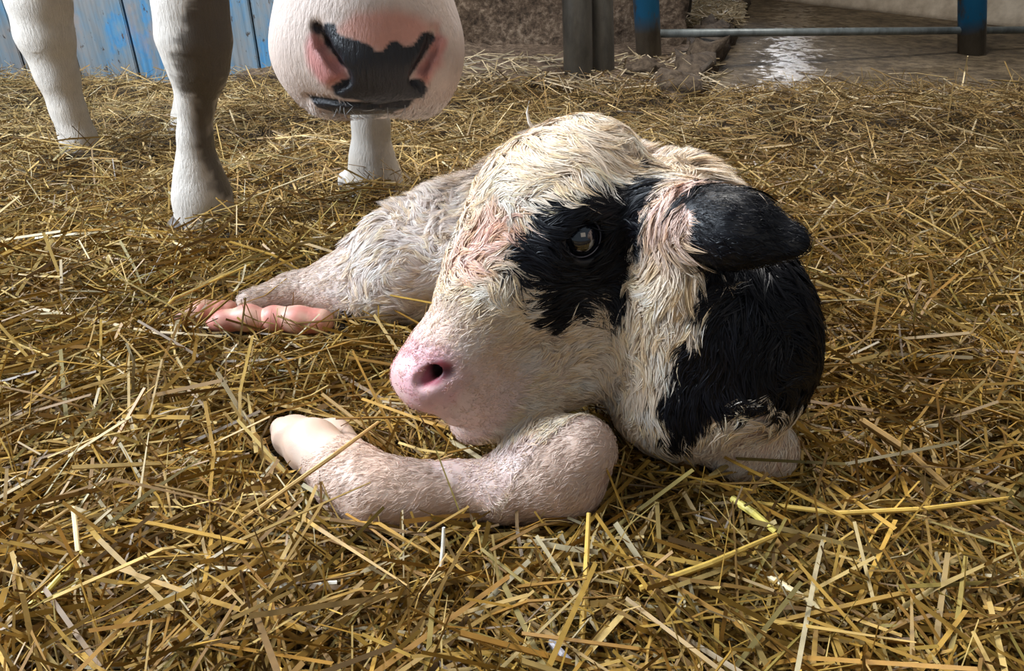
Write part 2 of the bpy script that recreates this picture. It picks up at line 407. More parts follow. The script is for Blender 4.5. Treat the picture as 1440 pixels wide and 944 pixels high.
# ---- pipes
def pipe_mat(name, base, paint=None, paint_dir=None):
    m, nt, B, N, L = mat_new(name)
    n = noise_node(N, L, 14, 6, .7, stretch=(1, 1, .35)); r = ramp(N, L, n.outputs['Fac'], [(.3, tuple(c*.35 for c in base)), (.62, base)])
    col = r.outputs['Color']
    if paint:
        n2 = noise_node(N, L, 5, 5, .7, stretch=(1, 1, .5)); r2 = ramp(N, L, n2.outputs['Fac'], [(.40, (0,)*3), (.47, (1,)*3)])
        tc = N.new('ShaderNodeTexCoord'); s = N.new('ShaderNodeSeparateXYZ'); L.new(tc.outputs['Object'], s.inputs[0])
        mr = N.new('ShaderNodeMapRange'); L.new(s.outputs['Z'], mr.inputs['Value']); mr.inputs['From Min'].default_value = .09; mr.inputs['From Max'].default_value = .15
        mu = N.new('ShaderNodeMath'); mu.operation = 'MULTIPLY'; L.new(r2.outputs['Color'], mu.inputs[0]); L.new(mr.outputs[0], mu.inputs[1])
        col = mixc(N, L, mu.outputs[0], col, paint)
    L.new(col, B.inputs['Base Color']); B.inputs['Roughness'].default_value = .42; B.inputs['Metallic'].default_value = .25
    bump(N, L, B, n.outputs['Fac'], .3, .003); return m
M_STEEL = pipe_mat('dull_steel', (.13, .118, .10)); M_BLUEP = pipe_mat('chipped_blue_paint', (.20, .18, .15), (.02, .26, .60)); M_RAIL = pipe_mat('rail_steel', (.24, .27, .27))
def lean(p, tx):                             # rotation for a post whose top leans as the photographed one does
    t = gy(tx, 0, p[1])-p; return Vector(t).to_track_quat('Z', 'Y').to_euler()
def post(name, px, py, z, r, h, mat, label, tx):
    p = gz(px, py, z); e = empty(name, (p[0], p[1]+r, z)); tag(e, label, 'post'); e.rotation_euler = lean(gy(px, py, p[1]+r), tx)
    prof = [(0, r*1.0), (.004, r), (h, r)]
    bmo('pipe', tube_bm([(0, 0, q[0]) for q in prof], [q[1] for q in prof], 24), mat, e, True)
    bmo('collar', tube_bm([(0, 0, h*.62), (0, 0, h*.62+.05)], r*1.12, 24), mat, e, True)
    bmo('cap', tube_bm([(0, 0, h-.002), (0, 0, h+.006), (0, 0, h+.012)], [r*1.02, r*1.0, r*.5], 24), mat, e, True)
    return e
post('steel_post', 815, 117, .012, .047, 1.5, M_STEEL, 'thick grey steel post, nearer of the two standing close together in the middle', 813)
post('steel_post', 850, 103, .03, .038, 1.5, M_STEEL, 'darker steel post standing just behind and right of the thick grey post', 847)
pA = gz(914, 80, .03); pB = gz(1370, 77, -.03); 
gate = empty('pipe_gate', (pA[0], pA[1], 0)); tag(gate, 'blue painted pipe gate with a low grey rail across the wet passage', 'gate')
def wtube(name, pts, r, mat, root, seg=20):
    return adopt(bmo(name, tube_bm(pts, r, seg), mat, None, True), root)
def upright(p, r, z0, rot=None):
    o = bmo('upright', tube_bm([(0, 0, 0), (0, 0, 1.3)], r, 24), M_BLUEP, None, True); o.location = (p[0], p[1]+.02, z0)
    if rot: o.rotation_euler = rot
    adopt(o, gate)
    return o
upright(pA, .046, .025, lean(pA, 910)); upright(pB, .052, -.03, lean(pB, 1371))
q0 = gy(930, 47, pA[1]+.02); q1 = gy(1350, 43, pB[1]+.02); dq = unit(q1-q0)
for j, dz in enumerate((0, .38, .8)):
    wtube('rail', [tuple(q0-dq*.03+V3(0, 0, dz)), tuple(q1+dq*.9+V3(0, 0, dz))], .0145, M_RAIL, gate)
pC = gy(1378, 40, pB[1]+.02)+dq*.85
o = upright(V3(pC[0], pC[1], 0), .05, -.03)
# thin dark stake behind the block wall's corner
pt = gz(965, 38, .03); st = empty('steel_stake', (pt[0], pt[1], .02)); tag(st, 'thin dark steel stake standing at the end of the crusted wall', 'stake')
bmo('bar', tube_bm([(0, 0, 0), (0, 0, 1.2)], .014, 10), M_STEEL, st, True); bmo('cap', tube_bm([(0, 0, 1.2), (0, 0, 1.21)], .018, 10), M_STEEL, st, True)

# ------------------------------------------------------------------ fur made of fine tapering blades
def sstep(x, a, b): t = np.clip((x-a)/(b-a), 0, 1); return t*t*(3-2*t)
def mixv(a, b, t): return a*(1-t)[:, None]+np.asarray(b)*t[:, None]
def blades(root, nrm, dirv, length, width, lift, col, tipcol, curl, seed):
    r = np.random.default_rng(seed); n = len(root)
    t = dirv-(dirv*nrm).sum(1)[:, None]*nrm; t /= np.linalg.norm(t, axis=1)[:, None]+1e-9
    b = np.cross(nrm, t); roll = r.uniform(-.7, .7, n)[:, None]
    w = b*np.cos(roll)+nrm*np.sin(roll)
    V = []; C = []
    for s, ww in ((0, .75), (.38, 1.0), (.74, .7), (1.0, 0)):
        p = root+t*(length*s)[:, None]+nrm*(length*lift*s*(1-.55*s))[:, None]+b*(length*curl*s*s)[:, None]-nrm*.0008
        c = col*(1-s)+tipcol*s
        if ww: V += [p-w*(width*ww*.5)[:, None], p+w*(width*ww*.5)[:, None]]; C += [c, c]
        else: V.append(p); C.append(c)
    V = np.stack(V, 1).reshape(-1, 3); C = np.stack(C, 1).reshape(-1, 3)
    i = np.arange(n)[:, None]*7
    Q = np.concatenate([i+[0, 1, 3, 2], i+[2, 3, 5, 4]]); T = i+[4, 5, 6]
    return V, Q, T, C
def scatter(P, Q, Nn, fa, dens, count, seed):
    r = np.random.default_rng(seed); w = fa*dens; w = w/w.sum()
    f = r.choice(len(Q), count, p=w); u = r.random((count, 2))
    q = Q[f]; a = (1-u[:, :1])*(1-u[:, 1:]); b = u[:, :1]*(1-u[:, 1:]); c = u[:, :1]*u[:, 1:]; d = (1-u[:, :1])*u[:, 1:]
    pt = P[q[:, 0]]*a+P[q[:, 1]]*b+P[q[:, 2]]*c+P[q[:, 3]]*d
    nn = Nn[q[:, 0]]*a+Nn[q[:, 1]]*b+Nn[q[:, 2]]*c+Nn[q[:, 3]]*d
    return pt, nn/(np.linalg.norm(nn, axis=1)[:, None]+1e-9), f

# ------------------------------------------------------------------ the calf
fld = Field(axis_coords(-.50, .34, -.13, .26, .0022, .0045), axis_coords(.42, 1.10, .44, .70, .0022, .0048), axis_coords(-.03, .37, .05, .37, .0024, .004))
def gyr(px, py, y, rpx):
    d = ray(px, py); t = y/d[1]; return CP+d*t, rpx*t/FPX
def gzr(px, py, z, rpx):
    d = ray(px, py); t = (z-CAMH)/d[2]; return CP+d*t, rpx*t/FPX
# head frame: origin in the muzzle, A towards the poll, Lf towards the calf's left, Dn towards the forehead side
HM = gz(618, 545, .112); HP = gz(850, 195, .315)
A = unit(HP-HM); vw = unit(CP-(HM+HP)/2); vp = unit(vw-A*(A@vw)); D0 = np.cross(A, vp)
if D0[0] > 0: D0 = -D0
TH = math.radians(36); Lf = math.cos(TH)*vp-math.sin(TH)*D0; Dn = math.cos(TH)*D0+math.sin(TH)*vp
HR = np.array([A, Lf, Dn])
def H(a, l, d): return HM+A*a+Lf*l+Dn*d
def he(c, r, k=.02, op='add'): fld.ell(H(*c), r, HR, k, op)
def hc(a, b, ra, rb, k=.02, op='add'): fld.cap(H(*a), H(*b), ra, rb, k, op)
def build_calf_field():
    # torso, neck, shoulders
    T = [gyr(990, 450, .66, 125), gyr(938, 334, .78, 94), gyr(800, 310, .88, 108), gyr(655, 350, .93, 80)]
    fld.chain([t[0] for t in T], [t[1] for t in T], .04)
    N_ = [(H(.20, 0, -.07), .062), gyr(955, 455, .62, 82), gyr(985, 450, .66, 105)]
    fld.chain([t[0] for t in N_], [t[1] for t in N_], .04)
    for px, py, y, r in ((1042, 445, .60, 88), (1052, 505, .585, 82), (1040, 555, .575, 62), (930, 560, .60, 72), (985, 575, .60, 62)):
        p, rr = gyr(px, py, y, r); fld.cap(p, p+V3(0, .03, 0), rr, rr, .04)
    # hindquarters
    a, ra = gyr(640, 345, .94, 76); b, rb = gyr(560, 372, .93, 66); c, rc = gyr(490, 402, .925, 42); d, rd = gyr(415, 412, .93, 25)
    fld.chain([a, b, c, d], [ra, rb, rc, rd], .03)
    b, rb = gyr(570, 400, .90, 50); c, rc = gyr(520, 420, .90, 30); fld.chain([b, c], [rb, rc], .03)
    d2, rd2 = gyr(352, 428, .905, 20); fld.chain([d, d2], [rd, rd2], .02)
    p, rr = gyr(955, 395, .575, 48); p2, rr2 = gyr(1010, 430, .580, 52); fld.cap(p, p2, rr, rr2, .045)
    # left fore knee, folded
    for px, py, z, r in ((1066, 625, .045, 44), (1035, 640, .038, 34), (1088, 640, .032, 30)):
        p, rr = gzr(px, py, z, r); fld.cap(p, p+V3(-.01, .02, .0), rr, rr, .02)
    # right foreleg stretched to the side
    L_ = [gzr(822, 632, .080, 44), gzr(795, 648, .063, 55), gzr(768, 664, .052, 58), gzr(708, 688, .038, 40), gzr(640, 692, .032, 38), gzr(580, 697, .034, 42), gzr(530, 694, .036, 47), gzr(492, 672, .034, 45), gzr(462, 648, .034, 40)]
    fld.chain([t[0] for t in L_], [t[1] for t in L_], .018)
    p, rr = gzr(508, 650, .062, 15); fld.cap(p, p+V3(.004, .0, -.01), rr, rr*1.2, .008)    # dewclaw
    p, rr = gzr(748, 645, .046, 30); fld.cap(p, p+V3(.02, .005, .0), rr, rr, .03)
    p, rr = gzr(802, 688, .04, 40); fld.cap(p, p+V3(0, .01, 0), rr, rr, .02)
    p, rr = gzr(745, 695, .03, 32); fld.cap(p, p+V3(0, .005, 0), rr, rr, .02)
    # skull
    he((.205, -.006, -.010), (.074, .074, .068), .03)
    he((.185, -.030, .014), (.060, .048, .046), .03)
    he((.250, 0, -.006), (.040, .045, .042), .03)
    hc((.19, 0, .000), (.035, 0, .006), .050, .034, .03)
    he((.10, 0, -.005), (.08, .042, .042), .03)
    he((.125, -.018, .010), (.062, .044, .038), .03)
    he((.022, 0, .010), (.040, .040, .038), .02)
    he((-.003, 0, .020), (.024, .037, .028), .015)
    he((.012, .026, -.014), (.034, .018, .024), .015); he((.012, -.026, -.014), (.034, .018, .024), .015)
    he((.002, .004, -.050), (.037, .031, .022), .018)
    for sg in (1, -1):
        hc((.13, sg*.030, -.110), (.022, sg*.014, -.062), .046, .028, .03)
        he((.165, sg*.042, -.060), (.062, .026, .060), .03)
        he((.188, sg*.048, .006), (.034, .020, .026), .02)
    hc((.17, 0, -.115), (.08, .005, -.108), .05, .040, .03)
    he((.20, 0, -.11), (.06, .05, .05), .04)
    # ears
    e0, e1 = gyr(962, 312, .535, 1)[0], gyr(1135, 347, .50, 1)[0]
    ax = unit(e1-e0); vn = unit(unit(CP-e0)*.9+V3(0, 0, .45)); vn = unit(vn-ax*(ax@vn)); up = np.cross(ax, vn)
    ER = np.array([ax, up, vn]); LE = np.linalg.norm(e1-e0)
    for f, lr, wr_ in ((.40, .42, .0242), (.58, .38, .0215), (.82, .20, .0115)):
        fld.ell(e0+ax*LE*f-up*.0015, (LE*lr, wr_, .0085), ER, .008)
    fld.cap(H(.235, .042, -.060), e0+ax*.03-up*.004, .036, .018, .03)
    fld.cap(H(.240, .020, -.055), e0+ax*.04, .034, .012, .03)
    fld.ell(e0+ax*LE*.42-vn*.004-up*.018, (LE*.28, .007, .006), ER, .006, 'cut')
    e0b = H(.235, -.06, -.03); axb = unit(-vw*.8+A*.2-Dn*.5); vb = unit(np.cross(axb, A)); ERb = np.array([axb, np.cross(axb, vb), vb])
    fld.ell(e0b+axb*.04, (.055, .026, .009), ERb, .012)
    # nostrils, mouth, eye sockets
    p0 = on_l(594, 541, .032); p1 = on_l(634, 524, .042)
    fld.cap(p0, p1, .0060, .0078, .006, 'cut'); fld.cap(p0-Lf*.006, p1-Lf*.020-A*.002, .0055, .0080, .004, 'cut')
    q = lambda P_: (P_-HM)@HR.T
    m0 = q(p0); m1 = q(p1)
    fld.cap(H(m0[0], -m0[1], m0[2]), H(m1[0], -m1[1], m1[2]), .006, .0078, .006, 'cut')
    mp = [on_l(568, 580, .008), on_l(596, 600, .020), on_l(632, 614, .030), on_l(684, 612, .038)]
    for a_, b_ in zip(mp, mp[1:]): fld.cap(a_, b_, .0022, .0022, .003, 'cut')
    fld.cap(EC, EC+EX*.012, .0175, .0175, .005, 'cut')
def on_l(px, py, l):                        # where the line of sight meets the plane l = const of the head
    d = ray(px, py); t = (l-(CP-HM)@Lf)/(d@Lf); return CP+d*t
mouth = [on_l(568, 580, .008), on_l(596, 600, .020), on_l(632, 614, .030), on_l(684, 612, .038)]
EAR0, EAR1 = gyr(962, 312, .535, 1)[0], gyr(1135, 347, .50, 1)[0]
def ear_t(P_):
    d = EAR1-EAR0; t = ((P_-EAR0)@d)/(d@d); return t, np.linalg.norm(P_-EAR0-np.clip(t, 0, 1)[:, None]*d, axis=1)
EX = unit(Lf*.85+vw*.5)
EC = on_l(821, 335, .063)-EX*.008
build_calf_field()
P, Q = fld.mesh(2)
Nn, fa = vnormals(P, Q)
CALF = fld

eye_patch = [(702,358),(724,327),(738,288),(768,268),(795,270),(800,260),(808,244),(822,232),(846,230),(862,236),(880,232),(893,238),(890,222),(900,226),(906,241),(912,295),(900,327),(890,363),(879,392),(888,424),(882,450),(868,438),(853,433),(841,417),(818,415),(822,445),(794,464),(770,474),(758,462),(731,452),(746,440),(732,424),(745,410),(733,396),(720,380),(706,380)]
ear_patch = [(956,250),(985,252),(1010,260),(1060,275),(1115,300),(1170,330),(1160,400),(1090,410),(1025,405),(1006,385),(1006,430),(992,462),(978,436),(976,350),(970,300),(958,272)]
body_patch = [(1016,360),(1000,300),(1200,330),(1210,560),(1116,572),(1060,574),(1045,566),(1010,578),(985,600),(962,622),(936,632),(952,585),(948,545),(975,500),(1000,470),(1022,430),(1030,395)]
temple_pink = [(925,255),(965,265),(972,330),(940,350),(915,320)]
brow_pink = [(655,310),(700,290),(745,285),(735,310),(700,350),(650,385),(640,350)]
nose_pink = [(530,480),(580,470),(640,500),(655,530),(640,570),(600,590),(560,570),(530,530)]
nostril = [(588,536),(600,512),(622,503),(641,511),(639,526),(618,544),(594,548)]
def grow(pl, cx, cy, k, dx, dy): return [(cx+(x-cx)*k+dx, cy+(y-cy)*k+dy) for x, y in pl]
eye_patch = grow(eye_patch, 815, 350, 1.10, -5, 5); body_patch = grow(body_patch, 1060, 470, 1.08, -12, -2)
mp_eye = MarkPlane((815, 350), .525); mp_ear = MarkPlane((1050, 330), .52); mp_body = MarkPlane((1040, 480), .555); mp_nose = MarkPlane((600, 525), .49)
mp_thigh = MarkPlane((525, 450), .88); thigh_gap_shade = [(482, 436), (520, 440), (560, 448), (580, 480), (480, 480)]
nA, nB, nC, nD = SNoise(1, 9), SNoise(2, 45), SNoise(3, 120), SNoise(4, 22)
def calf_colour(P_, nrm_, hair=False):
    loc = (P_-HM)@HR.T; h1 = nB(P_); h2 = nC(P_); lf = nA(P_)
    white = np.tile(V3(.84, .68, .525), (len(P_), 1)) if hair else np.tile(V3(.66, .48, .38), (len(P_), 1))
    c = mixv(white, V3(.70, .53, .30), np.clip(.22*sstep(lf+h1*.6, .1, 1.2), 0, 1))
    c = mixv(c, V3(.86, .82, .76), .6*sstep(nD(P_)+h2*.3, .0, 1.0))
    near = loc[:, 1] > -.012; head = (loc[:, 0] > -.06)&(loc[:, 0] < .34)&(loc[:, 2] > -.16)&(loc[:, 2] < .08)&(np.abs(loc[:, 1]) < .10)
    jag = h1*.0025+h2*.0012+nD(P_)*.002
    d = mp_nose.sd(P_, temple_pink); c = mixv(c, V3(.62, .36, .32), .6*(1-sstep(d, -.008, .016)))
    d = mp_nose.sd(P_, brow_pink); c = mixv(c, V3(.85, .42, .33), .65*(1-sstep(d+h1*.004, -.012, .01))*head)
    # legs are thin-haired and pinkish, the muzzle too
    leg = (P_[:, 2] < .135)&(P_[:, 1] < .64)&(P_[:, 0] < .105)&~head
    c = mixv(c, V3(.70, .51, .415), .85*leg)
    c = mixv(c, V3(.88, .77, .74), .65*(P_[:, 1] > .80))
    a_ = loc[:, 0]
    c = mixv(c, V3(.74, .54, .50), .7*(1-sstep(a_, .02, .085))*head*(loc[:, 2] > -.05))
    d = mp_nose.sd(P_, nose_pink); pk = (1-sstep(d+h1*.003, -.010, .012))*(a_ < .09)*(loc[:, 2] > -.05)
    c = mixv(c, V3(.74, .33, .40), .6*pk*(.65+.35*sstep(nD(P_)+h2*.5, -.8, .6)))
    if not hair:
        for a1, b1 in zip(mouth, mouth[1:]):
            dd = b1-a1; t_ = np.clip(((P_-a1)@dd)/(dd@dd), 0, 1); q_ = np.linalg.norm(P_-a1-t_[:, None]*dd, axis=1)
            c = mixv(c, V3(.30, .13, .13), .8*(1-sstep(q_, .0015, .0040)))
    # brown hock
    hk = (P_[:, 0] < -.19)&(P_[:, 1] > .8); c = mixv(c, V3(.45, .28, .18), .55*hk*sstep(-P_[:, 0], .17, .30))
    # black markings, and the shadowed gap under the thigh painted black
    blk = np.zeros(len(P_))
    d = mp_eye.sd(P_, eye_patch)+jag; blk = np.maximum(blk, (1-sstep(d, -.0008, .0008))*head*near)
    d = mp_ear.sd(P_, ear_patch)+jag; blk = np.maximum(blk, (1-sstep(d, -.0008, .0008))*(P_[:, 0] > .09))
    d = mp_body.sd(P_, body_patch)+jag*1.5; blk = np.maximum(blk, (1-sstep(d, -.001, .001))*(P_[:, 0] > .09)*(P_[:, 2] > .055))
    te, de = ear_t(P_); blk = np.maximum(blk, sstep(te+h1*.02, .085, .105)*(de < .031))
    blk = np.maximum(blk, (1-sstep(mp_thigh.sd(P_, thigh_gap_shade)+jag, -.001, .001))*(P_[:, 1] > .78))
    c = mixv(c, V3(.006, .006, .009), blk)
    if not hair:
        d = mp_nose.sd(P_, nostril); c = mixv(c, V3(.45, .08, .12), .9*(1-sstep(d, -.003, .002))*(a_ < .09))
        dz = np.linalg.norm(P_-on_l(630, 520, .022), axis=1); c = mixv(c, V3(.012, .001, .002), 1-sstep(dz, .012, .020))
    return c, blk, pk
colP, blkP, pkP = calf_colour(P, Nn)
M_HIDE = tint_mat('calf_hide', .45, .4, 320, .35, .0012, mott=.12, sss=.15, coat=.04)
M_FUR = tint_mat('calf_fur', .42, .22)
root = empty('calf', (float(HM[0]), float(HM[1]+.1), 0.0))
tag(root, 'wet newborn black and white calf lying curled on the straw, black eye patch', 'calf')
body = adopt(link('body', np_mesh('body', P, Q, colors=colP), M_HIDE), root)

# fur: wet locks that run with the growth of the coat and hug the skin, plus short hair on muzzle and legs
def zones(pt):
    lc = (pt-HM)@HR.T
    ih = (lc[:, 0] > -.06)&(lc[:, 0] < .33)&(np.abs(lc[:, 1]) < .1)&(lc[:, 2] > -.155)&(lc[:, 2] < .09)
    leg = (pt[:, 2] < .135)&(pt[:, 1] < .64)&(pt[:, 0] < .105)&~ih | (pt[:, 2] < .092)&(pt[:, 1] < .58)&(pt[:, 0] > .16)
    hk = (pt[:, 0] < -.215)&(pt[:, 1] > .8)
    te, de = ear_t(pt); ear = (te > .02)&(de < .032)
    return lc, ih, leg, hk, ear
fs = [SNoise(30+i, 5.5) for i in range(3)]; ft = [SNoise(40+i, 17) for i in range(3)]; fu = [SNoise(60+i, 38) for i in range(3)]
def flow(pt):
    lc, ih, leg, hk, ear = zones(pt); n = len(pt)
    wob = np.stack([f(pt) for f in fs], 1)*.55+np.stack([f(pt) for f in ft], 1)*.60+np.stack([f(pt) for f in fu], 1)*.30
    hd = A*.65-Dn[None]*.55+Lf[None]*.25
    up_ = sstep(lc[:, 0], .16, .25)*sstep(lc[:, 2], -.05, .02)
    hd = hd*(1-up_)[:, None]+(A*.2+Lf*.85-Dn*.2)[None]*up_[:, None]
    hd = np.where((lc[:, 2] < -.04)[:, None], A*.65-Dn*.8-V3(0, 0, .2), hd)
    bd = np.tile(V3(.10, .1, -.95), (n, 1)); bd = np.where((pt[:, 1] > .78)[:, None], V3(-.8, -.15, -.40), bd)
    bd = np.where((pt[:, 0] > .12)[:, None], V3(.30, -.10, -.9), bd)
    bd = np.where(leg[:, None], V3(-.85, .0, -.45), bd); bd = np.where((leg&(pt[:, 0] > .15))[:, None], V3(-.3, -.3, -.7), bd)
    bd = np.where(hk[:, None], V3(-.9, 0, -.3), bd)
    dv = np.where(ih[:, None], hd, bd); dv = np.where(ear[:, None], unit(EAR1-EAR0)+V3(0, 0, -.12), dv)
    amp = np.where(ear|leg|hk, .14, 1.0); amp = np.where(ih&(lc[:, 0] < .07), .3, amp)
    return dv+wob*amp[:, None]
def fur_length(pt):
    lc, ih, leg, hk, ear = zones(pt)
    hl = .0035+.022*sstep(lc[:, 0], .02, .15)+.006*sstep(-lc[:, 2], .06, .12)*(lc[:, 0] > .03)+.005*sstep(lc[:, 0], .20, .27)
    ln = np.where(ih, hl, .026); ln = np.where(leg, .010, ln); ln = np.where(hk, .011, ln); ln = np.where(ear, .009, ln)
    ln = np.where(ih&(lc[:, 2] < -.04)&(lc[:, 0] > .16)&(pt[:, 2] > .20), .012, ln)
    ln = np.where(ih&(lc[:, 0] < .06)&(lc[:, 2] < -.048), .0115, ln)
    return ln
def calf_fur(nlock, per, seed, short=False):
    r = np.random.default_rng(seed); fc = P[Q].mean(1); fn = Nn[Q[:, 0]]
    lc, ih, leg, hk, ear = zones(fc); L0 = fur_length(fc)
    vis = (fn*(CP-fc)).sum(1) > -.3*np.linalg.norm(CP-fc, axis=1)
    dens = np.where(vis, 1, .15)*np.where(fc[:, 2] < .006, .05, 1)*np.where(ih, 1.5, 1.0)
    dens *= np.where(np.linalg.norm(fc-EC, axis=1) < .021, 0, 1)
    sh = L0 < .0125; dens *= (sh if short else ~sh)
    if not short: dens *= np.where(ih&(lc[:, 1] < -.02), .5, 1)
    if short: dens *= np.where(ih&(lc[:, 0] < .008)&(lc[:, 2] > -.03), .25, 1)*np.where((mp_nose.sd(fc, nostril) < .002)&(lc[:, 0] < .09)&ih, 0, 1)
    pt, nn, f = scatter(P, Q, Nn, fa, dens, nlock, seed); ln = fur_length(pt)*r.uniform(.6, 1.35, nlock)
    lcg, ihg, legg, hkg, earg = zones(pt)
    lift = np.where(earg|legg|hkg, .03, .09)+np.where(earg|legg|hkg, .04, .10)*r.random(nlock)**2
    dry = (pt[:, 1] > .66)&~ihg&(pt[:, 2] > .15); lift = np.where(dry, lift+.35, lift); lift = np.where((pt[:, 1] > .8), lift+.10, lift)
    steps = 5; G = [pt]; NG = [nn]; D_ = []
    p = pt; n_ = nn; mem = r.normal(0, .25, (nlock, 3))
    for k in range(steps-1):
        d = flow(p)+mem; d -= (d*n_).sum(1)[:, None]*n_; d /= np.linalg.norm(d, axis=1)[:, None]+1e-9
        if D_: d = d*.55+D_[-1]*.45
        D_.append(d); p = p+d*(ln/(steps-1))[:, None]
        dist = CALF.tri(p); n_ = CALF.grad(p); want = ln*lift*((k+1)/(steps-1))**1.2+.0006
        p = p+n_*np.clip(want-dist, -.006, .006)[:, None]; G.append(p); NG.append(n_)
    D_.append(D_[-1]); G = np.stack(G, 1); NG = np.stack(NG, 1); D_ = np.stack(D_, 1)
    ok = (np.linalg.norm(G-(EC+EX*.004), axis=2) > .0200).all(1)
    G, NG, D_, ln, lift = G[ok], NG[ok], D_[ok], ln[ok], lift[ok]; m_ = len(G)
    idx = np.repeat(np.arange(m_), per); n = len(idx)
    rad = np.where(ln > .0125, .0034, .0022)[idx]
    ox = r.normal(0, 1, n)*rad; oy = r.normal(0, 1, n)*rad; Bt = np.cross(NG, D_)
    S = np.linspace(0, 1, steps); conv = r.uniform(.55, .95, n); stag = r.uniform(.75, 1.12, n); hoff = r.uniform(0, .0022, n)*np.clip(ln[idx]/.02, .2, 1)
    width = np.where(ln[idx] > .0125, .00085, .00042)*r.uniform(.7, 1.35, n); roll = r.uniform(-.6, .6, n)
    V = []; C = []; rt = G[idx, 0]+Bt[idx, 0]*ox[:, None]+D_[idx, 0]*oy[:, None]
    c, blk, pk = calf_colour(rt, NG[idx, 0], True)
    hsh = r.random(m_)[idx]; h2 = r.random(m_)[idx]
    br = .80+.26*hsh+r.uniform(-.09, .09, n)
    yel = (h2 > .70)&(blk < .5)&~legg[ok][idx]; c = np.where(yel[:, None], c*V3(1.0, .92, .76), c)
    lg_ = legg[ok][idx]; br = np.where(lg_, .95+.10*(hsh-.5), br)
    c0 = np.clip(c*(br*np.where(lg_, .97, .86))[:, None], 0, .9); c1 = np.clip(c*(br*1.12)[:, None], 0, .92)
    for k, s_ in enumerate(S):
        g = G[idx, k]; w0 = 1-conv*s_
        q = g+Bt[idx, k]*(ox*w0)[:, None]+D_[idx, k]*(oy*w0+(stag-1)*ln[idx]*s_)[:, None]+NG[idx, k]*(hoff*math.sin(math.pi*min(s_+.1, 1))-.0006*(k == 0))[:, None]
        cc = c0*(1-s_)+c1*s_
        if k < steps-1:
            ww = (.8, 1, .9, .6)[k]*width*.5; wv = Bt[idx, k]*np.cos(roll)[:, None]+NG[idx, k]*np.sin(roll)[:, None]
            V += [q-wv*ww[:, None], q+wv*ww[:, None]]; C += [cc, cc]
        else: V.append(q); C.append(cc)
    V = np.stack(V, 1).reshape(-1, 3); C = np.stack(C, 1).reshape(-1, 3); i = np.arange(n)[:, None]*9
    return V, np.concatenate([i+[0, 1, 3, 2], i+[2, 3, 5, 4], i+[4, 5, 7, 6]]), i+[6, 7, 8], C
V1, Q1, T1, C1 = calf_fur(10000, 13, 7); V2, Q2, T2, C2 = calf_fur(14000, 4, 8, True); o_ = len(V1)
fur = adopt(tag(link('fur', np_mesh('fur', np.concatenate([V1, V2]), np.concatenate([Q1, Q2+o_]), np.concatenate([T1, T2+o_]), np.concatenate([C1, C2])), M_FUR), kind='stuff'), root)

# eye
M_EYE = plain('dark_wet_eye', (.004, .005, .010), .03, spec=.8); 
nt = M_EYE.node_tree; nt.nodes['Principled BSDF'].inputs['Coat Weight'].default_value = 1; nt.nodes['Principled BSDF'].inputs['Coat Roughness'].default_value = .02
M_RIM = plain('grey_eye_rim', (.22, .21, .27), .3, bscale=300, bstr=.2, bdist=.0005)
def sphere_bm(c, r, seg=32, ax=None, flat=1.0):
    bm = bmesh.new(); bmesh.ops.create_uvsphere(bm, u_segments=seg, v_segments=seg//2, radius=r)
    q = Vector(ax if ax is not None else (0, 0, 1)).to_track_quat('Z', 'Y')
    for v in bm.verts: v.co = Vector(c)+q@Vector((v.co.x, v.co.y, v.co.z*flat))
    return bm
eye = adopt(bmo('eye', sphere_bm(EC-EX*.0015, .0182, 40, EX), M_EYE, None, True), root)
def ring_bm(c, ax, R, r0, n=40, sx=1.0):
    q = Vector(ax).to_track_quat('Z', 'Y'); bm = bmesh.new(); rings = []
    for i in range(n):
        a = 2*math.pi*i/n; rr = r0*(1+.45*math.sin(a)) if sx != 1 else r0; ring = []
        for j in range(8):
            b = 2*math.pi*j/8; R_ = R+rr*math.cos(b)
            ring.append(bm.verts.new(Vector(c)+q@Vector((math.cos(a)*R_*sx, math.sin(a)*R_, rr*math.sin(b)))))
        rings.append(ring)
    for i in range(n):
        for j in range(8): bm.faces.new((rings[i][j], rings[(i+1) % n][j], rings[(i+1) % n][(j+1) % 8], rings[i][(j+1) % 8]))
    return bm
adopt(bmo('eyelid', ring_bm(EC+EX*.0045, EX, .0172, .0017, 40, 1.03), M_RIM, None, True), root)
# long single hair curl on the crown
M_HAIR = plain('white_hair', (.80, .74, .66), .5)
h0 = gz(748, 176, .30)
hp = [gyr(752, 184, h0[1], 1)[0], gyr(744, 172, h0[1], 1)[0], gyr(741, 158, h0[1], 1)[0], gyr(744, 142, h0[1], 1)[0]]
adopt(bmo('hair_curl', tube_bm(hp, [.0022, .0017, .0011, .0004], 8), M_HAIR, None, True), root)

# soft hooves
M_HOOF = tint_mat('soft_hoof', .5, .4, 120, .4, .0012, sss=.1, coat=.08)
EXCL = []
def sdf_part(name, prims, cols, mat, parent, h=.002, grooves=()):
    lo = np.min([np.minimum(a, b)-max(ra, rb)-.02 for a, b, ra, rb in prims], 0); hi = np.max([np.maximum(a, b)+max(ra, rb)+.02 for a, b, ra, rb in prims], 0)
    f = Field(*[np.arange(lo[i], hi[i], h) for i in range(3)])
    for a, b, ra, rb in prims: f.cap(a, b, ra, rb, .008); EXCL.append((a, b, max(ra, rb)))
    for a, b, ra, rb in grooves: f.cap(a, b, ra, rb, .004, 'cut')
    p, q = f.mesh(2); base, alt = map(np.array, cols)
    t = sstep(SNoise(hash(len(p)) % 99, 30)(p), -.6, 1.0); c = mixv(np.tile(base, (len(p), 1)), alt, t)
    o = link(name, np_mesh(name, p, q, colors=c), mat); adopt(o, parent); return o
def hp_(px, py, z, r=1): return gzr(px, py, z, r)
